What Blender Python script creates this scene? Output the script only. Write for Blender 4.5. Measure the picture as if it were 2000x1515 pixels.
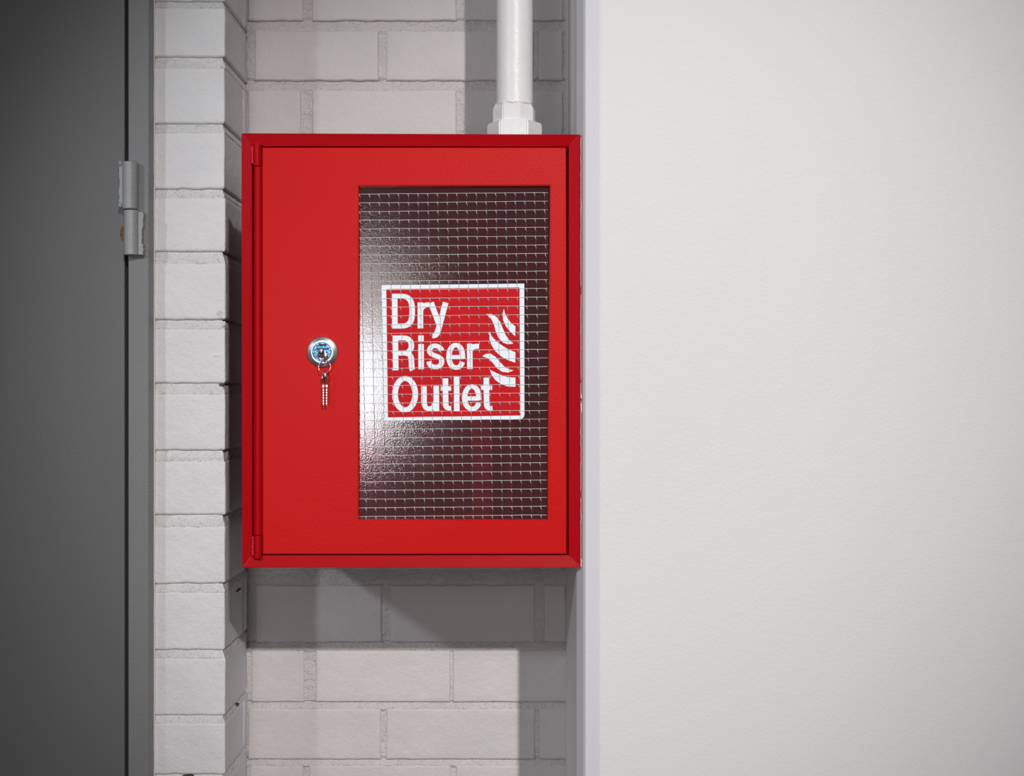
import bpy, bmesh, math, random
from mathutils import Vector, Matrix, noise

for o in list(bpy.data.objects):
    bpy.data.objects.remove(o)
SC = bpy.context.scene
COL = SC.collection
random.seed(7)

# ------------------------------------------------------------------ camera, light, exposure
D = 2.2          # camera to cabinet front (plane y = 0)
K = 0.00075      # metres per photo pixel on the plane y = 0
ZC = 1.45        # camera height above the floor
cam_data = bpy.data.cameras.new('camera')
cam = bpy.data.objects.new('camera', cam_data)
COL.objects.link(cam)
cam.location = (0, -D, ZC)
cam.rotation_euler = (math.radians(90), 0, 0)
cam_data.sensor_width = 36
cam_data.lens = 36 * D / (2000 * K)
cam_data.clip_start = 0.05
SC.camera = cam

SC.view_settings.view_transform = 'Standard'
SC.view_settings.look = 'None'
SC.view_settings.gamma = 1
SC.view_settings.use_curve_mapping = False
SC.view_settings.exposure = 0.08

world = bpy.data.worlds.new('room_ambient')
SC.world = world
world.use_nodes = True
bg = world.node_tree.nodes['Background']
bg.inputs[0].default_value = (1.0, 0.985, 0.97, 1)
bg.inputs[1].default_value = 0.078


def aim(o, target):
    d = Vector(target) - o.location
    o.rotation_euler = d.to_track_quat('-Z', 'Y').to_euler()


def spot(name, loc, target, watts, color, size_deg, radius, blend=0.6):
    l = bpy.data.lights.new(name, 'SPOT')
    l.energy = watts
    l.color = color
    l.spot_size = math.radians(size_deg)
    l.spot_blend = blend
    l.shadow_soft_size = radius
    o = bpy.data.objects.new(name, l)
    COL.objects.link(o)
    o.location = loc
    aim(o, target)
    return o


def disc(name, loc, target, watts, color, radius):
    l = bpy.data.lights.new(name, 'AREA')
    l.shape = 'DISK'
    l.size = radius * 2
    l.energy = watts
    l.color = color
    o = bpy.data.objects.new(name, l)
    COL.objects.link(o)
    o.location = loc
    aim(o, target)
    return o


spot('ceiling_spot_right', (1.70, -8.0, ZC + 3.27), (0.11, 0, ZC + 0.02), 1880, (1.0, 0.965, 0.945), 14.8, 0.08, 1.0)
spot('ceiling_spot_left', (-2.35, -3.0, ZC + 1.12), (0.18, 0, ZC + 0.03), 98, (0.84, 0.90, 1.0), 31.5, 0.10)
# the round lamp whose image shows in the wired glass, its brighter bulb and an added red disc to tint the lower glow
disc('round_lamp', (-0.60, -2.60, ZC + 0.145), (-0.26, 0, ZC + 0.06), 5.4, (1.0, 0.93, 0.90), 0.345)
disc('round_lamp_bulb', (-0.57, -2.55, ZC + 0.00), (-0.26, 0, ZC), 5.2, (0.78, 0.92, 1.0), 0.20)
disc('added_red_disc', (-0.58, -2.53, ZC - 0.14), (-0.26, 0, ZC - 0.05), 1.0, (1.0, 0.20, 0.28), 0.13)


# ------------------------------------------------------------------ pixel helpers
def kk(Y):
    return K * (D + Y) / D


def X(px, Y=0.0):
    return (px - 1000) * kk(Y)


def Z(py, Y=0.0):
    return ZC + (757.5 - py) * kk(Y)


# ------------------------------------------------------------------ materials
def mat(name, color, rough=0.5, metallic=0.0, bump=None, var=0.0, var_scale=8.0, coat=0.0, spec=0.5):
    """bump = list of (scale per metre, distance in metres)"""
    m = bpy.data.materials.new(name)
    m.use_nodes = True
    nt = m.node_tree
    b = nt.nodes['Principled BSDF']
    b.inputs['Base Color'].default_value = (*color, 1)
    b.inputs['Roughness'].default_value = rough
    b.inputs['Metallic'].default_value = metallic
    b.inputs['Specular IOR Level'].default_value = spec
    b.inputs['Coat Weight'].default_value = coat
    b.inputs['Coat Roughness'].default_value = 0.25
    geo = nt.nodes.new('ShaderNodeNewGeometry')
    if var:
        n = nt.nodes.new('ShaderNodeTexNoise')
        n.inputs['Scale'].default_value = var_scale
        n.inputs['Detail'].default_value = 5
        nt.links.new(geo.outputs['Position'], n.inputs['Vector'])
        r = nt.nodes.new('ShaderNodeValToRGB')
        r.color_ramp.elements[0].position = 0.3
        r.color_ramp.elements[1].position = 0.7
        r.color_ramp.elements[0].color = (*[c * (1 - var) for c in color], 1)
        r.color_ramp.elements[1].color = (*[min(1, c * (1 + var)) for c in color], 1)
        nt.links.new(n.outputs['Fac'], r.inputs['Fac'])
        nt.links.new(r.outputs['Color'], b.inputs['Base Color'])
    last = None
    for sc, dist in (bump or []):
        n = nt.nodes.new('ShaderNodeTexNoise')
        n.inputs['Scale'].default_value = sc
        n.inputs['Detail'].default_value = 2
        nt.links.new(geo.outputs['Position'], n.inputs['Vector'])
        bp = nt.nodes.new('ShaderNodeBump')
        bp.inputs['Strength'].default_value = 1.0
        bp.inputs['Distance'].default_value = dist
        nt.links.new(n.outputs['Fac'], bp.inputs['Height'])
        if last:
            nt.links.new(last.outputs['Normal'], bp.inputs['Normal'])
        last = bp
    if last:
        nt.links.new(last.outputs['Normal'], b.inputs['Normal'])
        nt.links.new(last.outputs['Normal'], b.inputs['Coat Normal'])
    return m


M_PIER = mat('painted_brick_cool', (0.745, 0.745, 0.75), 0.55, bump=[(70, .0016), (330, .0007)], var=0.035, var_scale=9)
M_BACK = mat('brick_warm_light_tone', (0.655, 0.622, 0.608), 0.55, bump=[(70, .0013), (330, .0007)], var=0.035, var_scale=9)  # pinkish tone of the alcove, short of cool light, put into the colour
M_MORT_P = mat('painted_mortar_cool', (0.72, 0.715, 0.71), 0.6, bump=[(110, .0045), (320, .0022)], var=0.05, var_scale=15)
M_MORT_B = mat('mortar_warm_light_tone', (0.64, 0.61, 0.595), 0.6, bump=[(110, .0045), (320, .0022)], var=0.05, var_scale=15)  # same warm light tone put into the mortar colour
M_WALL = mat('white_emulsion', (0.79, 0.785, 0.775), 0.6, bump=[(240, .00045), (30, .0005)], var=0.012, var_scale=3)
M_EDGE = mat('white_edge_cool_light', (0.76, 0.755, 0.80), 0.55, bump=[(260, .00025)], var=0.01)  # lavender cast of the cool left lamp put into the edge colour
M_DOOR = mat('grey_door_paint', (0.132, 0.135, 0.134), 0.45, bump=[(380, .00030)], var=0.03, var_scale=4)
M_FRAME = mat('grey_frame_paint', (0.20, 0.205, 0.205), 0.45, bump=[(300, .0004)], var=0.03, var_scale=6)
M_HINGE = mat('grey_hinge_paint', (0.33, 0.34, 0.345), 0.38, bump=[(280, .0005)], var=0.04, var_scale=30)
M_RED = mat('red_door_enamel', (0.60, 0.0050, 0.0048), 0.40, bump=[(420, .00022), (150, .00010)], var=0.012, spec=0.11)
M_CRIM = mat('crimson_frame_enamel', (0.44, 0.001, 0.006), 0.42, bump=[(420, .00014)], var=0.03, var_scale=20, spec=0.07)
M_WELD = mat('weld_bead_enamel', (0.42, 0.015, 0.015), 0.4, bump=[(500, .0008)], var=0.2, var_scale=200)
M_INNER = mat('cabinet_inner_red', (0.80, 0.012, 0.016), 0.6, bump=[(300, .0003)])
M_SHELL = mat('cabinet_shell_shade_red', (0.10, 0.004, 0.006), 0.5, bump=[(300, .0003)], spec=0.2)  # red darkened so its bounce leaves the shadow on the pier side deep
M_PIPE = mat('white_pipe_paint', (0.83, 0.825, 0.825), 0.38, bump=[(300, .00035), (60, .0006)], var=0.02, var_scale=20)
M_CHROME = mat('chrome', (0.86, 0.88, 0.90), 0.28, 1.0, bump=[(60, .0002)])
M_RING = mat('lock_ring_steel', (0.38, 0.42, 0.46), 0.22, 1.0)
M_KEY = mat('dull_key_steel', (0.22, 0.20, 0.20), 0.4, 1.0)
M_BLUE = mat('steel_blue_reflection', (0.09, 0.24, 0.42), 0.26, 1.0, bump=[(260, .0012)])  # blue reflection on the lock face put into the metal colour
M_STEEL = mat('bright_key_steel', (0.80, 0.80, 0.80), 0.22, 1.0)
M_DARK = mat('dark_slot', (0.01, 0.01, 0.012), 0.5)
M_WIRE = mat('galvanised_wire', (0.74, 0.79, 0.80), 0.45, 0.0)
M_WIRE2 = mat('galvanised_wire_shade', (0.12, 0.125, 0.13), 0.45, 0.0)  # shaded copy of the wire colour for the vertical runs
M_SWHITE = mat('sign_white', (0.84, 0.94, 0.985), 0.5, bump=[(600, .0001)])
M_SRED = mat('sign_red', (0.60, 0.006, 0.010), 0.5, bump=[(600, .0001)], var=0.05, var_scale=40, spec=0.1)
M_CAULK = mat('cracked_white_paint', (0.75, 0.73, 0.70), 0.6, bump=[(400, .001)])
M_RUST = mat('rust_stain', (0.16, 0.09, 0.04), 0.8, bump=[(400, .001)], var=0.3, var_scale=120)
M_FLOOR = mat('grey_floor_screed', (0.20, 0.195, 0.19), 0.6, bump=[(60, .0006)], var=0.08, var_scale=5)

# hammered wired glass
M_GLASS = bpy.data.materials.new('hammered_glass')
M_GLASS.use_nodes = True
nt = M_GLASS.node_tree
nt.nodes.clear()
out = nt.nodes.new('ShaderNodeOutputMaterial')
mix = nt.nodes.new('ShaderNodeMixShader')
tr = nt.nodes.new('ShaderNodeBsdfTransparent')
tr.inputs['Color'].default_value = (0.64, 0.60, 0.61, 1)
gl = nt.nodes.new('ShaderNodeBsdfGlossy')
gl.inputs['Color'].default_value = (1, 1, 1, 1)
gl.inputs['Roughness'].default_value = 0.085
fr = nt.nodes.new('ShaderNodeFresnel')
fr.inputs['IOR'].default_value = 1.75
geo = nt.nodes.new('ShaderNodeNewGeometry')
n1 = nt.nodes.new('ShaderNodeTexNoise')
n1.inputs['Scale'].default_value = 480
n1.inputs['Detail'].default_value = 1
bp = nt.nodes.new('ShaderNodeBump')
bp.inputs['Distance'].default_value = 0.000085
nt.links.new(geo.outputs['Position'], n1.inputs['Vector'])
nt.links.new(n1.outputs['Fac'], bp.inputs['Height'])
nt.links.new(bp.outputs['Normal'], gl.inputs['Normal'])
nt.links.new(fr.outputs['Fac'], mix.inputs['Fac'])
film = nt.nodes.new('ShaderNodeMixShader')      # the hammered face scatters part of the light inward
film.inputs['Fac'].default_value = 0.55
tl = nt.nodes.new('ShaderNodeBsdfTranslucent')
tl.inputs['Color'].default_value = (0.85, 0.80, 0.82, 1)
film2 = nt.nodes.new('ShaderNodeMixShader')
film2.inputs['Fac'].default_value = 0.016
df = nt.nodes.new('ShaderNodeBsdfDiffuse')
df.inputs['Color'].default_value = (0.75, 0.80, 0.90, 1)
nt.links.new(tr.outputs[0], film.inputs[1])
nt.links.new(tl.outputs[0], film.inputs[2])
nt.links.new(film.outputs[0], film2.inputs[1])
nt.links.new(df.outputs[0], film2.inputs[2])
nt.links.new(film2.outputs[0], mix.inputs[1])
nt.links.new(gl.outputs[0], mix.inputs[2])
nt.links.new(mix.outputs[0], out.inputs['Surface'])


# ------------------------------------------------------------------ object helpers
def obj(name, bm, m, parent=None, loc=None, smooth=False, autosmooth=None):
    """link a bmesh (world coordinates) as one object; loc re-centres the origin"""
    bmesh.ops.recalc_face_normals(bm, faces=bm.faces)
    if loc is not None:
        bmesh.ops.translate(bm, verts=bm.verts, vec=-Vector(loc))
    me = bpy.data.meshes.new(name)
    if smooth:
        for f in bm.faces:
            f.smooth = True
    bm.to_mesh(me)
    bm.free()
    me.materials.append(m)
    if autosmooth is not None:
        me.set_sharp_from_angle(angle=math.radians(autosmooth))
    o = bpy.data.objects.new(name, me)
    COL.objects.link(o)
    L = Vector(loc) if loc is not None else Vector((0, 0, 0))
    if parent is not None:
        o.parent = parent
        pw = Vector((0, 0, 0))
        p = parent
        while p is not None:
            pw += p.location
            p = p.parent
        o.location = L - pw
    else:
        o.location = L
    return o


def empty(name, loc, label=None, cat=None, kind=None, group=None, parent=None):
    o = bpy.data.objects.new(name, None)
    o.empty_display_size = 0.05
    COL.objects.link(o)
    if parent is not None:
        o.parent = parent
        o.location = Vector(loc) - parent.location
    else:
        o.location = loc
    tag(o, label, cat, kind, group)
    return o


def tag(o, label=None, cat=None, kind=None, group=None):
    if label:
        o['label'] = label
    if cat:
        o['category'] = cat
    if kind:
        o['kind'] = kind
    if group:
        o['group'] = group
    return o


def box(bm, x0, x1, y0, y1, z0, z1, bev=0.0, seg=2):
    vs = [bm.verts.new(p) for p in ((x0, y0, z0), (x1, y0, z0), (x1, y1, z0), (x0, y1, z0),
                                    (x0, y0, z1), (x1, y0, z1), (x1, y1, z1), (x0, y1, z1))]
    fs = [bm.faces.new([vs[i] for i in q]) for q in
          ((0, 1, 5, 4), (1, 2, 6, 5), (2, 3, 7, 6), (3, 0, 4, 7), (4, 5, 6, 7), (3, 2, 1, 0))]
    if bev:
        es = {e for f in fs for e in f.edges}
        bmesh.ops.bevel(bm, geom=list(es), offset=bev, segments=seg, profile=0.5, affect='EDGES')


def prism(bm, pts, y0, y1):
    """polygon given in x,z extruded along y"""
    a = [bm.verts.new((x, y0, z)) for x, z in pts]
    b = [bm.verts.new((x, y1, z)) for x, z in pts]
    n = len(pts)
    bm.faces.new(a)
    bm.faces.new(b[::-1])
    for i in range(n):
        bm.faces.new((a[i], b[i], b[(i + 1) % n], a[(i + 1) % n]))


def lathe(bm, prof, c, axis='Z', n=48, rot=0.0):
    """prof = [(radius, height)], closed at both ends; axis Z or -Y"""
    rings = []
    for r, h in prof:
        ring = []
        for i in range(n):
            a = 2 * math.pi * i / n + rot
            if axis == 'Z':
                p = (c[0] + r * math.cos(a), c[1] + r * math.sin(a), c[2] + h)
            else:
                p = (c[0] + r * math.cos(a), c[1] - h, c[2] + r * math.sin(a))
            ring.append(bm.verts.new(p))
        rings.append(ring)
    for a, b in zip(rings, rings[1:]):
        for i in range(n):
            bm.faces.new((a[i], a[(i + 1) % n], b[(i + 1) % n], b[i]))
    bm.faces.new(rings[0][::-1])
    bm.faces.new(rings[-1])


def tube(bm, pts, r, n=6, closed=False):
    pts = [Vector(p) for p in pts]
    rings = []
    N = len(pts)
    for i, p in enumerate(pts):
        if closed:
            t = pts[(i + 1) % N] - pts[(i - 1) % N]
        else:
            t = pts[min(i + 1, N - 1)] - pts[max(i - 1, 0)]
        t.normalize()
        up = Vector((0, 1, 0)) if abs(t.y) < 0.9 else Vector((1, 0, 0))
        a = t.cross(up).normalized()
        b = t.cross(a).normalized()
        rr = r[i] if isinstance(r, (list, tuple)) else r
        rings.append([bm.verts.new(p + rr * (math.cos(2 * math.pi * k / n) * a + math.sin(2 * math.pi * k / n) * b))
                      for k in range(n)])
    rng = range(N) if closed else range(N - 1)
    for i in rng:
        A, B = rings[i], rings[(i + 1) % N]
        for k in range(n):
            bm.faces.new((A[k], A[(k + 1) % n], B[(k + 1) % n], B[k]))
    if not closed:
        bm.faces.new(rings[0][::-1])
        bm.faces.new(rings[-1])


def nz(x, y, z, s):
    return noise.noise(Vector((x * s, y * s, z * s)))


# ------------------------------------------------------------------ the brick builder
def brick_lines(a, b, step, r):
    """grid lines from a to b, finer close to both ends"""
    L = [a, a + r * .12, a + r * .4, a + r * .75, a + r * 1.2]
    m = b - a - 2.4 * r
    n = max(2, int(m / step))
    L += [a + 1.2 * r + m * i / n for i in range(1, n)]
    L += [b - r * 1.2, b - r * .75, b - r * .4, b - r * .12, b]
    return L


def brick_mesh(x0, x1, z0, z1, yf, depth=0.0, seed=0.0, r=0.0042, corner=0.003, skirt=0.010, rough=1.0):
    """painted brick: a rounded, slightly uneven face at y=yf; if depth, it turns the corner at x1 and runs back"""
    W = x1 - x0
    us = brick_lines(0, W + depth, 0.009, r)
    if depth:
        us += [W - corner, W - corner * .5, W, W + corner * .5, W + corner]
        us = sorted(set(us))
    vs = brick_lines(z0, z1, 0.009, r)
    bm = bmesh.new()
    grid = []
    U = W + depth

    def place(u, v, inset):
        if not depth or u <= W - corner:
            p, n = Vector((x0 + u, yf, 0)), Vector((0, -1, 0))
        elif u >= W + corner:
            p, n = Vector((x1, yf + u - W, 0)), Vector((1, 0, 0))
        else:
            t = (u - W + corner) / (2 * corner) * math.pi / 2
            n = Vector((math.sin(t), -math.cos(t), 0))
            p = Vector((x1 - corner, yf + corner, 0)) + corner * n
        p.z = v
        return p - n * inset

    def edge(d):
        if d >= r:
            return 0.0
        q = 1 - d / r
        return r * (1 - math.sqrt(max(0, 1 - q * q)))
    for v in vs:
        row = []
        for u in us:
            p = place(u, v, 0)
            dz = min(v - z0, z1 - v)
            du = u if depth else min(u, U - u)
            if depth:
                du = min(u, U - u)
            # ragged outline
            jz = (nz(p.x + seed, p.y, 3.1 + seed, 55) * .0016 + nz(p.x, p.y + seed, 9.7, 230) * .0010) * rough
            jx = (nz(2.2 + seed, p.y, p.z, 55) * .0014 + nz(7.2, p.y, p.z + seed, 230) * .0009) * rough
            wz = max(0, 1 - dz / (r * 3))
            wx = max(0, 1 - du / (r * 3))
            ins = max(edge(dz), edge(du)) + nz(p.x + seed, p.y, p.z, 22) * .0010 + nz(p.x, p.y, p.z, 120) * .00022
            if v < (z0 + z1) / 2:
                ins += max(0, nz(p.x * 1.0, seed, p.z, 90) - .15) * wz * .003 * rough
            q = place(min(max(u + jx * wx, 0), U), v + jz * wz, ins)
            row.append(bm.verts.new(q))
        grid.append(row)
    for i in range(len(vs) - 1):
        for j in range(len(us) - 1):
            bm.faces.new((grid[i][j], grid[i][j + 1], grid[i + 1][j + 1], grid[i + 1][j]))
    # skirt into the wall
    loop = [(i, 0) for i in range(len(vs))] + [(len(vs) - 1, j) for j in range(1, len(us))] + \
           [(i, len(us) - 1) for i in range(len(vs) - 2, -1, -1)] + [(0, j) for j in range(len(us) - 2, 0, -1)]
    back = []
    for i, j in loop:
        q = place(us[j], vs[i], skirt)
        if depth and us[j] > W - corner and us[j] < W + corner:
            q = Vector((x1 - skirt, yf + skirt, vs[i]))
        back.append(bm.verts.new(q))
    n = len(loop)
    for k in range(n):
        a, b = loop[k], loop[(k + 1) % n]
        bm.faces.new((grid[a[0]][a[1]], grid[b[0]][b[1]], back[(k + 1) % n], back[k]))
    return bm


def mortar_recess(z, joints, deep, base):
    """raked joint: deepest right under the upper brick, nearly flush above the lower one"""
    for zt, zb in joints:
        if zb <= z <= zt:
            t = (zt - z) / (zt - zb)
            return deep * (1 - t) ** 1.6 + .0008
    return base


# ------------------------------------------------------------------ setting
YB = 0.45        # back of the alcove
YP = 0.238       # pier front
YW = -0.014      # right wall front
XR = X(440, YP)  # pier corner / alcove left side
XW = 0.0948      # alcove right side

# floor
bm = bmesh.new()
box(bm, -2.2, 2.6, -9.2, 0.9, -0.06, 0.0)
tag(obj('floor', bm, M_FLOOR), kind='structure')

# --- back wall of the alcove: mortar bed and bricks
rows_back = [(-180, -76), (-60, 40), (59, 157)]
rows_back += [(175 + i * 119, 175 + i * 119 + 104) for i in range(8)]
rows_back += [(1142, 1254), (1269, 1371), (1383, 1483), (1494, 1598), (1612, 1716)]
cuts = {
    0: [(485, 745), (757, 1043), (1052, 1100)],
    1: [(484, 592), (609, 892), (909, 1100)],
    2: [(497, 740), (754, 1043), (1052, 1100)],
    3: [(484, 588), (609, 892), (909, 1100)],
    11: [(499, 746), (762, 1045), (1062, 1106)],
    12: [(490, 594), (616, 880), (884, 1112)],
    13: [(484, 744), (754, 1045), (1052, 1112)],
    14: [(486, 592), (603, 880), (890, 1112)],
    15: [(484, 744), (754, 1045), (1052, 1100)],
}
zr = [(Z(b, YB), Z(a, YB)) for a, b in rows_back]          # (z0, z1), top row first
joints_b = [(zr[i][0] + .0005, zr[i + 1][1] - .0005) for i in range(len(zr) - 1)]
ZTOP, ZBOT = Z(-180, YB), Z(1716, YB)


def sheet(bm, xs, zs, f):
    g = [[bm.verts.new(f(x, z)) for x in xs] for z in zs]
    for i in range(len(zs) - 1):
        for j in range(len(xs) - 1):
            bm.faces.new((g[i][j], g[i][j + 1], g[i + 1][j + 1], g[i + 1][j]))
    return g


def zlines(joints, lo, hi):
    L = []
    z = lo
    while z < hi:
        L.append(z)
        z += 0.007
    for a, b in joints:
        for t in (0, .12, .3, .5, .7, 1.0):
            L.append(a + (b - a) * t)
    L = sorted(L)
    o = [L[0]]
    for v in L[1:]:
        if v - o[-1] > .0008:
            o.append(v)
    o.append(hi)
    return o


bm = bmesh.new()
x_lo, x_hi = XR - .02, XW + .02
xs = [x_lo + (x_hi - x_lo) * i / 110 for i in range(111)]
g = sheet(bm, xs, zlines(joints_b, ZBOT, ZTOP),
          lambda x, z: (x, YB + mortar_recess(z, joints_b, .0062, .0028) + nz(x, 0, z, 70) * .0009 + nz(x, 4, z, 260) * .0006, z))
box(bm, x_lo, x_hi, YB + .012, YB + .12, 0.0, ZTOP)
box(bm, x_lo, x_hi, YB + .002, YB + .12, 0.0, ZBOT)
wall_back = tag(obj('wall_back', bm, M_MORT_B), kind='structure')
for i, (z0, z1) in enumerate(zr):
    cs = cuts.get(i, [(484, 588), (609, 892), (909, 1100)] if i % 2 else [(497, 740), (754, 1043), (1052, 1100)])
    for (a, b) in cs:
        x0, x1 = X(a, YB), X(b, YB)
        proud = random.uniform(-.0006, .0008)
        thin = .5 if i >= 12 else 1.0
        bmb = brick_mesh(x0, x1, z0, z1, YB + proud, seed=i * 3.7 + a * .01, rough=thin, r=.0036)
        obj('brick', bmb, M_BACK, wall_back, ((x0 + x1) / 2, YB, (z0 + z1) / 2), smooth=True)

# --- pier between door and alcove
rows_pier = [(-250, -134), (-120, 2), (14, 111), (131, 241), (258, 369), (386, 491), (513, 624), (641, 748), (768, 879),
             (900, 1005), (1027, 1139), (1155, 1269), (1284, 1397), (1411, 1512), (1528, 1640), (1656, 1760)]
zp = [(Z(b, YP), Z(a, YP)) for a, b in rows_pier]
joints_p = [(zp[i][0] + .0005, zp[i + 1][1] - .0005) for i in range(len(zp) - 1)]
PT, PB = Z(-250, YP), Z(1760, YP)
bm = bmesh.new()
XPL = -0.60
wid, dep = XR - XPL, YB - YP + .004
us = [(wid + dep) * i / 70 for i in range(71)]
us = sorted(us + [wid])


def pier_pt(u, z):
    rc = mortar_recess(z, joints_p, .0060, .0026) + nz(u, 1, z, 70) * .0010 + nz(u, 5, z, 260) * .0007
    if u < wid - 1e-6:
        return (XPL + u, YP + rc, z) if u < wid - .006 else (min(XPL + u, XR - rc), YP + rc, z)
    if u <= wid + 1e-6:
        return (XR - rc - .001, YP + rc + .001, z)
    return (XR - rc, max(YP + (u - wid), YP + rc), z)


sheet(bm, us, zlines(joints_p, PB, PT), pier_pt)
box(bm, XPL - .02, XR - .012, YP + .012, YB + .12, 0.0, PT)
box(bm, XPL - .02, XR - .001, YP + .001, YB + .12, 0.0, PB)
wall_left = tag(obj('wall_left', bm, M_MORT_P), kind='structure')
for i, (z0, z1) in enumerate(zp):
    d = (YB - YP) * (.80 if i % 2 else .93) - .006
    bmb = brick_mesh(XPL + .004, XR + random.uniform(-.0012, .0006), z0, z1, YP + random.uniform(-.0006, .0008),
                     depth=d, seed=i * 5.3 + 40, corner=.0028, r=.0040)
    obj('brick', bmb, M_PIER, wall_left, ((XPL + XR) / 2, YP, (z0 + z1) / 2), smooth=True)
    if i % 2 and d < .17:   # closer piece at the back of the side face
        y0, y1 = YP + d + .010, YB - .004
        b2 = bmesh.new()
        box(b2, XR - .012, XR - .0006, y0, y1, z0 + .001, z1 - .001, bev=.0025)
        obj('brick', b2, M_PIER, wall_left, (XR, (y0 + y1) / 2, (z0 + z1) / 2), smooth=True)

# chips and pits in the paint
def chip(px, py, onside, rx, rz, depth, m, seed):
    b = bmesh.new()
    n = 14
    ring = []
    if onside is None:
        c = Vector((X(px, YP), YP - .0006, Z(py, YP)))
        ax, ay = Vector((1, 0, 0)), Vector((0, -1, 0))
    else:
        c = Vector((XR + .0004, onside, ZC + (757.5 - py) * kk(onside)))
        ax, ay = Vector((0, 1, 0)), Vector((1, 0, 0))
    top = b.verts.new(c + ay * depth)
    for i in range(n):
        a = 2 * math.pi * i / n
        q = 1 + .45 * nz(math.cos(a), math.sin(a), seed, 1.3)
        ring.append(b.verts.new(c + ax * (rx * q * math.cos(a)) + Vector((0, 0, rz * q * math.sin(a)))))
    base = [b.verts.new(v.co - ay * .004) for v in ring]
    for i in range(n):
        j = (i + 1) % n
        b.faces.new((top, ring[i], ring[j]))
        b.faces.new((ring[i], base[i], base[j], ring[j]))
    b.faces.new(base)
    obj('paint_chip', b, m, wall_left, c, smooth=False)


M_PIT = mat('dark_pit', (0.06, 0.045, 0.04), 0.8)
chip(430, 611, None, .0065, .0055, .0006, M_MORT_P, 2.0)
chip(437, 632, None, .0035, .0045, .0008, M_MORT_P, 5.0)
chip(433, 751, None, .0048, .0018, .0002, M_PIT, 8.0)
chip(368, 1515, None, .0085, .0020, .0004, M_PIT, 11.0)
chip(0, 1375, YP + .115, .0075, .0022, .0003, M_PIT, 14.0)
chip(0, 1152, YP + .120, .0240, .0016, .0003, M_PIT, 17.0)
chip(422, 694, None, .0042, .0016, .0006, M_PIER, 20.0)

# --- right wall with its splayed corner
prof = [(XW, YB + .12), (XW, .030), (XW + .0010, .023), (.1030, .004), (.1045, 0.0), (.1075, -.0045), (.1275, -.0135), (.1300, YW), (2.4, YW), (2.4, YB + .12)]
bm = bmesh.new()
lo, hi = 0.0, ZTOP + .1
a = [bm.verts.new((x, y, lo)) for x, y in prof]
b = [bm.verts.new((x, y, hi)) for x, y in prof]
for i in range(len(prof)):
    j = (i + 1) % len(prof)
    f = bm.faces.new((a[i], a[j], b[j], b[i]))
    if 1 <= i <= 5:
        f.material_index = 1
bm.faces.new(a)
bm.faces.new(b)
wall_right = tag(obj('wall_right', bm, M_WALL), kind='structure')
wall_right.data.materials.append(M_EDGE)

# --- steel door with its frame and hinges
YF = 0.2036
YL = 0.208
zlo, zhi = 0.0, ZTOP + .05
bm = bmesh.new()
box(bm, -1.55, X(243.5, YL), YL, YL + .045, zlo + .006, zhi, bev=.0015)
door_1 = tag(obj('door_1', bm, M_DOOR, loc=(-1.1, YL, 0)), kind='structure')
bm = bmesh.new()
fx0, fx1 = X(250, YF), X(291, YF)
pr = [(fx0, YF + .0), (fx0, YP + .10), (fx1, YP + .10), (fx1, YF)]
box(bm, fx0, fx1, YF, YP + .12, zlo, zhi, bev=.002)
box(bm, X(236, YL), fx0 + .004, YL + .05, YP + .12, zlo, zhi)       # rebate behind the gap
obj('door_frame', bm, M_FRAME, door_1, (fx0, YF, 0))
bm = bmesh.new()
pts = []
for i in range(120):
    z = ZBOT + (ZTOP - ZBOT) * i / 119
    pts.append((fx1 + .0006 + nz(0, 0, z, 30) * .0008, YP - .0012, z))
tube(bm, pts, .0015, 5)
obj('paint_bead', bm, M_CAULK, door_1, (fx1, YP, 0), smooth=True)


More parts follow.
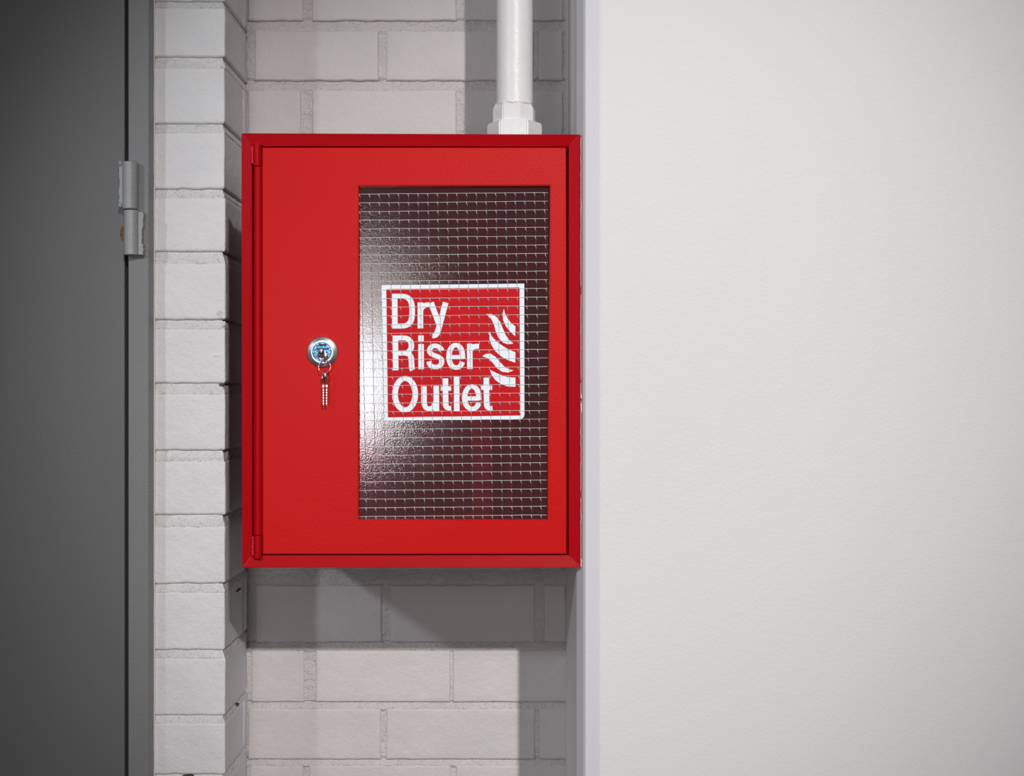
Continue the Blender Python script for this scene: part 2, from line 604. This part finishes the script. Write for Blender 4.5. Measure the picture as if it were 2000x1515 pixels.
def hinge(y_top, seed):
    s = y_top - 316
    yc = YF - .012
    up = bmesh.new()
    r = 14.5 * kk(yc)
    c = (X(253.5, yc), yc, 0)
    z0, z1 = Z(408.5 + s, yc), Z(316 + s, yc)
    lathe(up, [(r - .0012, z0), (r, z0 + .0012), (r, z1 - .0012), (r - .0015, z1)], c, n=32)
    root = obj('hinge', up, M_HINGE, door_1, (c[0], yc, (z0 + z1) / 2), smooth=True, autosmooth=40)
    # leaf side plate welded to the door
    b = bmesh.new()
    n = 16
    pl = [(X(234 + 1.6 * nz(k, seed, 0, .7), yc), z0 + .004 + (z1 - z0 - .006) * k / n) for k in range(n + 1)]
    pl = [(X(246, yc), z0 + .004)] + pl + [(X(246, yc), z1 - .001)]
    prism(b, pl, yc - .004, YL - .0005)
    obj('hinge_plate', b, M_HINGE, root, (c[0] - r, yc, z1))
    b = bmesh.new()
    for zz, rr in ((z1 - .003, .0040), (z0 + .006, .0038)):
        bmesh.ops.create_icosphere(b, subdivisions=2, radius=rr,
                                   matrix=Matrix.Translation((X(236, yc), yc - .003, zz)) @ Matrix.Diagonal((.9, 1.2, 1.3, 1)))
    obj('weld_bead', b, M_HINGE, root, (c[0] - r, yc, z0), smooth=True)
    # lower barrel on the frame side
    lo_ = bmesh.new()
    z2, z3 = Z(498 + s, yc), Z(410.5 + s, yc)
    c2 = (X(256.5, yc), yc, 0)
    lathe(lo_, [(r - .001, z2), (r, z2 + .001), (r, z3 - .001), (r - .0012, z3)], c2, n=32)
    obj('hinge_barrel', lo_, M_HINGE, root, (c2[0], yc, (z2 + z3) / 2), smooth=True, autosmooth=40)
    b = bmesh.new()
    n = 22
    pr_ = []
    for k in range(n + 1):
        t = k / n
        xx = 279.5 + 1.8 * nz(k, seed, 3, .9) - (2.5 if .25 < t < .6 else 0) + (1.0 if t > .9 else 0)
        pr_.append((X(xx, yc), z2 + .0005 + (z3 - z2 - .004) * t))
    prism(b, [(X(262, yc), z2 + .0005)] + pr_ + [(X(262, yc), z3 - .002)], yc - .002, YF - .0003)
    obj('hinge_plate', b, M_HINGE, root, (c2[0] + r, yc, z2))
    return root


hinge(316, 1.0)
hinge(-487, 5.0)
b = bmesh.new()
bmesh.ops.create_icosphere(b, subdivisions=3, radius=1, matrix=Matrix.Translation((X(239, YL), YL, Z(456, YL))) @ Matrix.Diagonal((.0034, .0014, .012, 1)))
tag(obj('rust_spot', b, M_RUST, door_1, (X(239, YL), YL, Z(456, YL)), smooth=True), label='brown rust stain')

# ------------------------------------------------------------------ riser pipe
YC = 0.175
kp = kk(YC)
pc = (X(1005, YC), YC, 0)
cab_top = Z(263, 0)
pipe = empty('riser_pipe', (pc[0], YC, cab_top), 'white painted vertical metal pipe rising from the top of the red cabinet', 'pipe')
bm = bmesh.new()
R0 = 35.5 * kp
zt = ZTOP + .05
lathe(bm, [(R0, Z(225, YC)), (R0, zt)], pc, n=64)
obj('pipe_tube', bm, M_PIPE, pipe, (pc[0], YC, Z(225, YC)), smooth=True, autosmooth=40)
bm = bmesh.new()
r1 = 43.0 * kp
za, zb = Z(240, YC) - .003, Z(202, YC)
rings = []
n = 8
pa = [(r1 * .99, za), (r1, za + .002), (r1, Z(217, YC)), (r1 * .97, Z(212, YC)), (r1 * .90, Z(207, YC)), (R0 * 1.03, zb)]
lathe(bm, pa, (pc[0] - .0008, YC, 0), n=8, rot=math.radians(14))
bmesh.ops.bevel(bm, geom=list(bm.edges), offset=.0015, segments=2, affect='EDGES')
obj('pipe_coupling', bm, M_PIPE, pipe, (pc[0], YC, za), smooth=True, autosmooth=30)
bm = bmesh.new()
pts = []
for i in range(60):
    a = 2 * math.pi * i / 60
    pts.append((pc[0] + (R0 + .0006) * math.cos(a), YC + (R0 + .0006) * math.sin(a), Z(206, YC) + .0025 * nz(math.cos(a), math.sin(a), 0, 5)))
tube(bm, pts, .0014, 5, closed=True)
obj('paint_seam', bm, M_CAULK, pipe, (pc[0], YC, zb), smooth=True)
bm = bmesh.new()
r2 = 54.5 * kp
zn = Z(240, YC)
lathe(bm, [(r2, cab_top), (r2, zn - .0035), (r2 * .955, zn)], pc, n=6, rot=math.radians(-62.5))
bmesh.ops.bevel(bm, geom=list(bm.edges), offset=.0020, segments=2, affect='EDGES')
obj('lock_nut', bm, M_PIPE, pipe, (pc[0], YC, cab_top), smooth=True, autosmooth=30)

# ------------------------------------------------------------------ red cabinet
cab = empty('riser_cabinet', ((X(472) + X(1134)) / 2, 0.2, Z(1108)),
            'red metal dry riser cabinet with a wired glass window on the white brick wall', 'cabinet')


def quad_frame(name, outer, inner, yo, yi, yback, m):
    """one mitred rail per side; outer/inner = TL,TR,BR,BL in photo pixels"""
    O = [(X(a), Z(b)) for a, b in outer]
    I = [(X(a), Z(b)) for a, b in inner]
    for k in range(4):
        j = (k + 1) % 4
        bm = bmesh.new()
        g = .00012
        o0, o1, i0, i1 = O[k], O[j], I[k], I[j]
        f = [bm.verts.new((p[0], yy, p[1])) for p, yy in ((o0, yo), (o1, yo), (i1, yi), (i0, yi))]
        bk = [bm.verts.new((p[0], yback, p[1])) for p in (o0, o1, i1, i0)]
        bm.faces.new(f)
        bm.faces.new(bk[::-1])
        for a in range(4):
            c = (a + 1) % 4
            bm.faces.new((f[a], bk[a], bk[c], f[c]))
        bmesh.ops.bevel(bm, geom=[e for e in bm.edges if all(v in f for v in e.verts)], offset=.0009, segments=2, affect='EDGES')
        obj(name, bm, m, cab, ((o0[0] + o1[0]) / 2, yo, (o0[1] + o1[1]) / 2))


outer = [(471.5, 260), (1133.5, 262.5), (1134, 1108), (473, 1108.5)]
inner = [(491, 284.5), (1111, 285), (1111, 1085), (491.5, 1085)]
quad_frame('frame_rail', outer, inner, 0.0, .0050, .020, M_CRIM)

bm = bmesh.new()
bx0, bx1, bz0, bz1, by = X(476), X(1121), Z(1105), Z(266), YB - .008
t = .0015
box(bm, bx0, bx0 + t, .019, by, bz0, bz1)
box(bm, bx1 - t, bx1, .019, by, bz0, bz1)
box(bm, bx0, bx1, .019, by, bz0, bz0 + t)
box(bm, bx0, bx1, .019, by, bz1 - t, bz1)
box(bm, bx0, bx1, by - t, by, bz0, bz1)
obj('cabinet_body', bm, M_SHELL, cab, ((bx0 + bx1) / 2, by, bz0))

bm = bmesh.new()
g = .002
box(bm, bx0 + t, bx0 + g + t, .019, by - t, bz0 + t, bz1 - t)
box(bm, bx1 - t - g, bx1 - t, .019, by - t, bz0 + t, bz1 - t)
box(bm, bx0 + t, bx1 - t, .019, by - t, bz0 + t, bz0 + t + g)
box(bm, bx0 + t, bx1 - t, .019, by - t, bz1 - t - g, bz1 - t)
box(bm, bx0 + t, bx1 - t, by - t - g, by - t, bz0 + t, bz1 - t)
obj('cabinet_liner', bm, M_INNER, cab, ((bx0 + bx1) / 2, by, bz0))

# mitre welds
M_MITRE = mat('mitre_weld_enamel', (.62, .03, .03), .35)
for (o_, i_) in zip(outer, inner):
    bm = bmesh.new()
    p0 = Vector((X(o_[0]), -.0002, Z(o_[1])))
    p1 = Vector((X(i_[0]), .0048, Z(i_[1])))
    pts = [p0.lerp(p1, .06 + .88 * k / 7) + Vector((nz(k, o_[0], 0, .8) * .0006, 0, nz(k, 0, o_[1], .8) * .0006)) for k in range(8)]
    tube(bm, pts, .0006, 5)
    obj('mitre_weld', bm, M_MITRE, cab, p0, smooth=True)

# door with window opening
YD = 0.0005
dO = [(512, 288), (1105.5, 288), (1106.5, 1081.5), (513, 1082)]
dI = [(700.5, 363), (1074.5, 362), (1069.5, 1014.5), (700, 1014.5)]
bm = bmesh.new()
O = [(X(a), Z(b)) for a, b in dO]
I = [(X(a), Z(b)) for a, b in dI]
fo = [bm.verts.new((x, YD, z)) for x, z in O]
fi = [bm.verts.new((x, YD, z)) for x, z in I]
bo = [bm.verts.new((x, YD + .018, z)) for x, z in O]
bi = [bm.verts.new((x, YD + .018, z)) for x, z in I]
edges = []
for k in range(4):
    j = (k + 1) % 4
    bm.faces.new((fo[k], fo[j], fi[j], fi[k]))
    bm.faces.new((bo[j], bo[k], bi[k], bi[j]))
    bm.faces.new((fo[j], fo[k], bo[k], bo[j]))
    bm.faces.new((fi[k], fi[j], bi[j], bi[k]))
es = [e for e in bm.edges if (set(e.verts) <= set(fo)) or (set(e.verts) <= set(fi))]
bmesh.ops.bevel(bm, geom=es, offset=.0013, segments=3, affect='EDGES')
obj('cabinet_door', bm, M_RED, cab, (O[0][0], YD, O[3][1]), autosmooth=40)

# glass
YG = YD + .0100
bm = bmesh.new()
bm.faces.new([bm.verts.new((X(a), YG, Z(b))) for a, b in ((694, 1020), (1080, 1020), (1080, 357), (694, 357))])
glass = obj('glass_pane', bm, M_GLASS, cab, (X(887), YG, Z(1020)))
# retaining strip behind the glass
bm = bmesh.new()
for q in ((690, 700, 352, 1024), (1076, 1086, 352, 1024)):
    box(bm, X(q[0]), X(q[1]), YG + .001, YG + .010, Z(q[3]), Z(q[2]))
for q in ((690, 1086, 350, 360), (690, 1086, 1017, 1027)):
    box(bm, X(q[0]), X(q[1]), YG + .001, YG + .010, Z(q[3]), Z(q[2]))
obj('glazing_strip', bm, M_INNER, cab, (X(887), YG, Z(1020)))

# wires
NH, y0h = 38, 375.0
ph = (1007.0 - 375.0) / 37
sl = -0.009   # rises to the right


def hy(i, px):
    return y0h + ph * i + 2.6 + (px - 700) * sl


YWI = YG - .0016
for i in range(NH):
    bm = bmesh.new()
    n = 44
    pts = []
    for k in range(n + 1):
        px = 699.5 + (1070.5 - 699.5) * k / n
        wob = .55 * nz(px * .02, i * 1.7, 0, 1.0) + .25 * nz(px * .08, i * 1.7, 4, 1.0)
        pts.append((X(px), YWI, Z(hy(i, px) + wob)))
    tube(bm, pts, .00034 + .00008 * random.random(), 5)
    obj('wire', bm, M_WIRE, glass, (X(700), YWI, Z(hy(i, 700))), smooth=True)
NV = 20


def vx(j, py):
    return 701.5 + 19.05 * j + (py - 377) * .0205


tick_pts = []
for j in range(-1, NV):
    bm = bmesh.new()
    bt = bmesh.new()
    run = []
    for i in range(NH):
        px0 = 701.5 + 19.05 * j
        yy = hy(i, px0)
        xx = vx(j, yy)
        jig = 1.0 * nz(i * .9, j * 2.1, 0, 1.0)
        if 701 < xx + jig < 1068:
            run.append((X(xx + jig * .6 - .2), YWI + .0005, Z(yy + .2)))
            run.append((X(xx + jig * .6 + .9), YWI + .0006, Z(yy + 7.0)))
            a = Vector((X(xx + jig * .6 - 1.2), YWI - .0003, Z(yy - .3)))
            c = Vector((X(xx + jig * .6 + 1.6), YWI + .0002, Z(yy + 7.0)))
            m_ = a.lerp(c, .5) + Vector((-.0003, -.0001, 0))
            tube(bt, [a, m_, c], [.00044, .00042, .00018], 5)
        elif run:
            break
    if len(run) > 2:
        last = run[-1]
        tube(bm, run, .00022, 4)
        w = obj('wire', bm, M_WIRE2, glass, run[0], smooth=True)
        obj('wire', bt, M_WIRE, glass, run[0], smooth=True)  # bright ticks paint the glints where the twisted wire catches light
    else:
        bm.free()
        bt.free()

# hinge tube: fixed knuckle, long tube, fixed knuckle
YH = .0010
rh = 8.3 * K
hx = X(503.5)
for nm, a, c, dx in (('hinge_knuckle', 282, 324.5, -1.2), ('hinge_tube', 325.5, 1044.5, 0.3), ('hinge_knuckle', 1045.5, 1090, 0.0)):
    bm = bmesh.new()
    lathe(bm, [(rh - .0006, Z(c)), (rh, Z(c) + .0006), (rh, Z(a) - .0006), (rh - .0006, Z(a))], (hx + dx * K, YH, 0), n=24)
    obj(nm, bm, M_CRIM, cab, (hx, YH, Z(c)), smooth=True, autosmooth=40)
# long leaf joining tube and door
bm = bmesh.new()
box(bm, X(504), X(514), .0040, .0065, Z(1044.5), Z(325.5))
obj('hinge_leaf', bm, M_CRIM, cab, (X(509), .004, Z(1044)))
for (xa, ya, yb_) in ((492.5, 284, 320), (493.5, 1048, 1087)):
    bm = bmesh.new()
    n = 10
    pts = [(X(xa + 1.2 * nz(k, xa, 0, .9)), .0026, Z(ya + (yb_ - ya) * k / n)) for k in range(n + 1)]
    tube(bm, pts, [.0020 + .0008 * abs(nz(k, 5, ya, .8)) for k in range(n + 1)], 7)
    yy = ya if ya < 500 else yb_
    pts = [(X(497 + 14 * k / 6), .0016, Z(yy + (-1.5 if ya < 500 else 3.0) + 1.0 * nz(k, 3, ya, .9))) for k in range(7)]
    tube(bm, pts, [.0026 + .0008 * nz(k, 8, ya, .8) for k in range(7)], 7)
    obj('weld_bead', bm, M_WELD, cab, (X(xa), .002, Z(ya)), smooth=True)

# ragged white sliver where the cabinet meets the plaster
bm = bmesh.new()
for (ya, yb_) in ((268, 560), (575, 742), (748, 776), (783, 960), (972, 1106)):
    n = int((yb_ - ya) / 8) + 2
    pts = [(X(1134.6 + .9 * nz(k, ya, 0, .9)), .0010, Z(ya + (yb_ - ya) * k / (n - 1))) for k in range(n)]
    tube(bm, pts, [.00042 + .00035 * max(0, nz(k, ya, 5, .7)) for k in range(n)], 5)
for (ya, yb_) in ((770, 778), (788, 806), (1092, 1107)):
    pts = [(X(1135.2 + .9 * nz(k, ya, 0, .9)), .0010, Z(ya + (yb_ - ya) * k / 5)) for k in range(6)]
    tube(bm, pts, .0011, 5)
obj('chipped_paint_edge', bm, M_CAULK, cab, (X(1134), 0, Z(1106)), smooth=True)

# lock
lc = (X(630), YD, Z(687))
bm = bmesh.new()
r = 30.5 * K
lathe(bm, [(r, -.0002), (r, .0026), (r * .97, .0037), (r * .94, .0041), (r * .74, .0057), (r * .72, .0046)], lc, axis='Y', n=72)
lock = obj('lock', bm, M_CHROME, cab, lc, smooth=True, autosmooth=50)
tag(lock, label='round chrome lock rosette')
bm = bmesh.new()
r = 21.5 * K
lathe(bm, [(r, .004), (r, .0074), (r * .965, .0080), (r * .90, .0080), (r * .87, .0068), (.0001, .0068)], lc, axis='Y', n=64)
obj('lock_ring', bm, M_RING, lock, lc, smooth=True, autosmooth=40)
bm = bmesh.new()
r = 18.6 * K
lathe(bm, [(r, .0062), (r, .0079), (r * .97, .0084), (.0001, .0087)], lc, axis='Y', n=48)
obj('lock_cylinder', bm, M_BLUE, lock, lc, smooth=True, autosmooth=40)
bm = bmesh.new()
box(bm, X(623), X(639), -.0094, -.0082, Z(675.5), Z(672), bev=.0004)
box(bm, X(619), X(642), -.0092, -.0082, Z(683), Z(680), bev=.0004)
box(bm, X(626), X(634), -.0090, -.0082, Z(703), Z(684), bev=.0004)
obj('lock_slot', bm, M_DARK, lock, lc)

# keys
keys = empty('key_ring', (X(636), -.014, Z(791)), 'small steel keys on a ring hanging from the cabinet lock', 'keys')
bm = bmesh.new()   # key bow in the lock
pts = [(X(630.5) + 6.5 * K * math.cos(a), -.013 - .0010 * math.sin(a), Z(693.5) + 8.2 * K * math.sin(a)) for a in [2 * math.pi * i / 24 for i in range(24)]]
tube(bm, pts, .0012, 7, closed=True)
box(bm, X(627.5), X(632.5), -.0150, -.0070, Z(690), Z(682), bev=.0008)
tube(bm, [(X(637), -.0146, Z(686)), (X(638.2), -.0152, Z(694)), (X(637.4), -.0150, Z(702)), (X(635), -.014, Z(707))], [.0012, .0022, .0024, .0010], 7)
obj('inserted_key', bm, M_STEEL, keys, (X(630), -.014, Z(700)), smooth=True, autosmooth=40)
bm = bmesh.new()
pts = [(X(636.2) + 11.6 * K * math.cos(a), -.0135 + .0008 * math.sin(3 * a), Z(716.5) + 11.8 * K * math.sin(a)) for a in [2 * math.pi * i / 40 for i in range(40)]]
tube(bm, pts, .00062, 6, closed=True)
obj('ring', bm, M_STEEL, keys, (X(636), -.0135, Z(716)), smooth=True)
bm = bmesh.new()
tube(bm, [(X(635.8), -.0150, Z(725.5)), (X(637), -.0162, Z(730)), (X(640.0), -.0152, Z(737)), (X(640.4), -.0135, Z(743)), (X(637.8), -.0130, Z(750))],
     [.0020, .0026, .0026, .0024, .0014], 8)
tube(bm, [(X(632), -.0125, Z(732)), (X(631.2), -.0115, Z(739)), (X(632.8), -.0110, Z(748))], [.0008, .0014, .0010], 6)
obj('key_bow', bm, M_STEEL, keys, (X(638), -.014, Z(740)), smooth=True)
for dx in (633.9, 640.1):
    bm = bmesh.new()
    box(bm, X(dx - 1.9), X(dx + 1.9), -.0145, -.0120, Z(756), Z(751), bev=.0004)
    for q in range(6):   # wards of the key bit
        zz = 760 + q * 5.2
        box(bm, X(dx - 1.5), X(dx + 1.4), -.0143, -.0121, Z(zz + 2.5), Z(zz), bev=.0003)
    teeth = bm
    bm = bmesh.new()
    box(bm, X(dx - 1.5), X(dx + 1.3), -.0136, -.0124, Z(792), Z(755), bev=.0003)
    blade = obj('key_blade', bm, M_KEY, keys, (X(dx), -.013, Z(791)))
    obj('key_teeth', teeth, M_STEEL, blade, (X(dx), -.013, Z(791)))

# ------------------------------------------------------------------ sign behind the wires
YS = YG - .0002
CS = 4.735


def cX(cx):
    return X(690 + cx / CS)


def cZ(cy):
    return Z(520 + cy / CS)


sign = empty('sign', (cX(900), YS, cZ(1420)), 'red square DRY RISER OUTLET sign with white border on the glass', 'sign')
bm = bmesh.new()
rg = [(252 + 2.2 * nz(i, 0, 1, .9) + 20 * i / 24, 170 + (1430 - 170) * i / 24) for i in range(25)]
left = rg
bot = [(275 + (1545 - 275) * i / 16, 1430 - 16 * i / 16 + 1.5 * nz(i, 2, 1, .9)) for i in range(1, 17)]
brc = [(1566, 1406), (1580, 1390), (1584, 1370)]
right = [(1583 - 1 * i / 10 + 1.2 * nz(i, 7, 1, .9), 1340 - (1340 - 155) * i / 10) for i in range(11)]
pts = left + bot + brc + right
prism(bm, [(cX(a), cZ(c)) for a, c in pts], YS - .0003, YS)
obj('sign_plate', bm, M_SWHITE, sign, (cX(900), YS, cZ(1420)))
bm = bmesh.new()
le = [(300 + 15 * i / 20 + 1.5 * nz(i, 4, 2, .9), 206 + (1397 - 206) * i / 20) for i in range(21)]
be = [(315 + (1545 - 315) * i / 12, 1397 - 17 * i / 12 + 1.0 * nz(i, 4, 5, .9)) for i in range(1, 13)]
te = [(1538, 190)]
prism(bm, [(cX(a), cZ(c)) for a, c in le + be + te], YS - .00045, YS - .0003)
obj('sign_field', bm, M_SRED, sign, (cX(900), YS, cZ(1400)))


def bez(p0, p1, p2, p3, n=10):
    r = []
    for i in range(n + 1):
        t = i / n
        s = 1 - t
        r.append((s**3 * p0[0] + 3 * s * s * t * p1[0] + 3 * s * t * t * p2[0] + t**3 * p3[0],
                  s**3 * p0[1] + 3 * s * s * t * p1[1] + 3 * s * t * t * p2[1] + t**3 * p3[1]))
    return r


def path(*segs):
    """segs: points, or 4-tuples of points for beziers (first one given by the last point)"""
    r = []
    for s in segs:
        if len(s) == 2:
            r.append(s)
        else:
            r += bez(r[-1], s[0], s[1], s[2])[1:]
    return r


def stroke(bm, pts, w, closed=False, y=0.0, hw=None):
    """flat ribbon; width w across vertical runs, hw across horizontal runs"""
    hw = hw or w
    N = len(pts)
    L, R = [], []
    for i, p in enumerate(pts):
        a = pts[(i - 1) % N] if (closed or i) else p
        b_ = pts[(i + 1) % N] if (closed or i < N - 1) else p
        dx, dy = b_[0] - a[0], b_[1] - a[1]
        l = math.hypot(dx, dy)
        dx, dy = dx / l, dy / l
        ww = hw * abs(dx) + w * abs(dy) if hw != w else w
        if hw != w:
            ww = math.sqrt((hw * dx) ** 2 + (w * dy) ** 2)
        nx, ny = -dy * ww / 2, dx * ww / 2
        L.append((p[0] + nx, p[1] + ny))
        R.append((p[0] - nx, p[1] - ny))
    f = [(bm.verts.new((cX(a), y, cZ(c))), bm.verts.new((cX(d), y, cZ(e)))) for (a, c), (d, e) in zip(L, R)]
    bk = [(bm.verts.new((cX(a), y + .0002, cZ(c))), bm.verts.new((cX(d), y + .0002, cZ(e)))) for (a, c), (d, e) in zip(L, R)]
    rng = range(N) if closed else range(N - 1)
    for i in rng:
        j = (i + 1) % N
        bm.faces.new((f[i][0], f[j][0], f[j][1], f[i][1]))
        bm.faces.new((f[i][0], bk[i][0], bk[j][0], f[j][0]))
        bm.faces.new((f[i][1], f[j][1], bk[j][1], bk[i][1]))
    if not closed:
        for i in (0, N - 1):
            bm.faces.new((f[i][0], f[i][1], bk[i][1], bk[i][0]))


YT = YS - .00062
W, H = 52, 46
glyphs = []
# D r y
glyphs.append([(path((378, 250), (380, 573)), W, W),
               (path((356, 272), (440, 272), ((530, 272), (541, 335), (541, 410)), ((541, 490), (530, 550), (440, 550)), (356, 550)), W, H)])
glyphs.append([(path((617, 330), (617, 571)), W, W), (path((612, 420), ((625, 370), (650, 350), (702, 353))), W, 46)])
glyphs.append([(path((716, 332), (800, 560)), 54, 40),
               (path((852, 330), (790, 560), ((775, 615), (765, 646), (728, 640))), 54, 44)])
# R i s e r
glyphs.append([(path((384, 638), (388, 960)), W, W),
               (path((362, 660), (470, 660), ((555, 662), (555, 800), (470, 800)), (362, 800)), W, H),
               (path((470, 800), ((545, 805), (530, 860), (535, 900)), ((537, 930), (535, 940), (546, 958))), W, H)])
glyphs.append([(path((623, 716), (624, 950)), W, W), (path((622, 636), (622, 690)), W, W)])
glyphs.append([(path((815, 780), ((808, 722), (700, 712), (702, 780)), ((704, 835), (818, 815), (816, 880)),
                     ((812, 950), (700, 945), (695, 878))), 48, 42)])
glyphs.append([(path((882, 838), (1010, 838)), 40, 40), (path((1008, 852), (1008, 828), ((1008, 690), (882, 690), (882, 835)), ((882, 960), (995, 958), (1006, 882))), 50, 42)])
glyphs.append([(path((1075, 713), (1077, 947)), W, W), (path((1072, 805), ((1080, 750), (1105, 732), (1162, 738))), W, 46)])
# O u t l e t
glyphs.append([([(475 + 94 * math.cos(2 * math.pi * i / 40), 1182 + 146 * math.sin(2 * math.pi * i / 40)) for i in range(40)], 54, 46, True)])
glyphs.append([(path((650, 1108), (651, 1260), ((652, 1340), (750, 1335), (762, 1250))), W, 42), (path((764, 1105), (766, 1342)), W, W)])
glyphs.append([(path((849, 1035), (852, 1270), ((853, 1310), (870, 1315), (903, 1311))), W, 42), (path((805, 1130), (903, 1130)), 40, 40)])
glyphs.append([(path((953, 1017), (955, 1338)), W, W)])
glyphs.append([(path((1028, 1222), (1162, 1222)), 40, 40), (path((1160, 1238), (1160, 1212), ((1160, 1075), (1028, 1075), (1028, 1219)), ((1028, 1345), (1148, 1343), (1158, 1262))), 50, 42)])
glyphs.append([(path((1229, 1028), (1232, 1270), ((1233, 1310), (1250, 1315), (1286, 1311))), W, 42), (path((1180, 1122), (1284, 1122)), 40, 40)])
for gly in glyphs:
    bm = bmesh.new()
    for s, st in enumerate(gly):
        stroke(bm, st[0], st[1], closed=(len(st) > 3), y=YT - s * .00001, hw=st[2])
    p = gly[0][0][0]
    obj('letter', bm, M_SWHITE, sign, (cX(p[0]), YT, cZ(p[1])))
flames = [
    [(1392, 388), (1402, 430), (1425, 475), (1458, 520), (1500, 552), (1498, 645), (1455, 605), (1412, 553), (1385, 495), (1380, 435)],
    [(1230, 438), (1278, 438), (1322, 462), (1357, 508), (1382, 570), (1410, 635), (1445, 682), (1482, 712), (1432, 719), (1384, 703), (1340, 655), (1315, 592), (1300, 535), (1272, 478)],
    [(1257, 596), (1280, 645), (1322, 690), (1380, 732), (1440, 770), (1500, 792), (1498, 890), (1430, 866), (1368, 832), (1312, 782), (1277, 725), (1256, 660)],
    [(1190, 830), (1222, 808), (1266, 805), (1312, 832), (1352, 878), (1396, 925), (1440, 950), (1483, 962), (1432, 981), (1375, 974), (1330, 942), (1290, 892), (1246, 848)],
    [(1260, 953), (1312, 980), (1370, 1005), (1430, 1024), (1500, 1028), (1500, 1113), (1430, 1111), (1362, 1086), (1312, 1050), (1280, 1005)],
]
for fl in flames:
    bm = bmesh.new()
    prism(bm, [(cX(a), cZ(c)) for a, c in fl], YT, YT + .0002)
    obj('flame', bm, M_SWHITE, sign, (cX(fl[0][0]), YT, cZ(fl[0][1])))
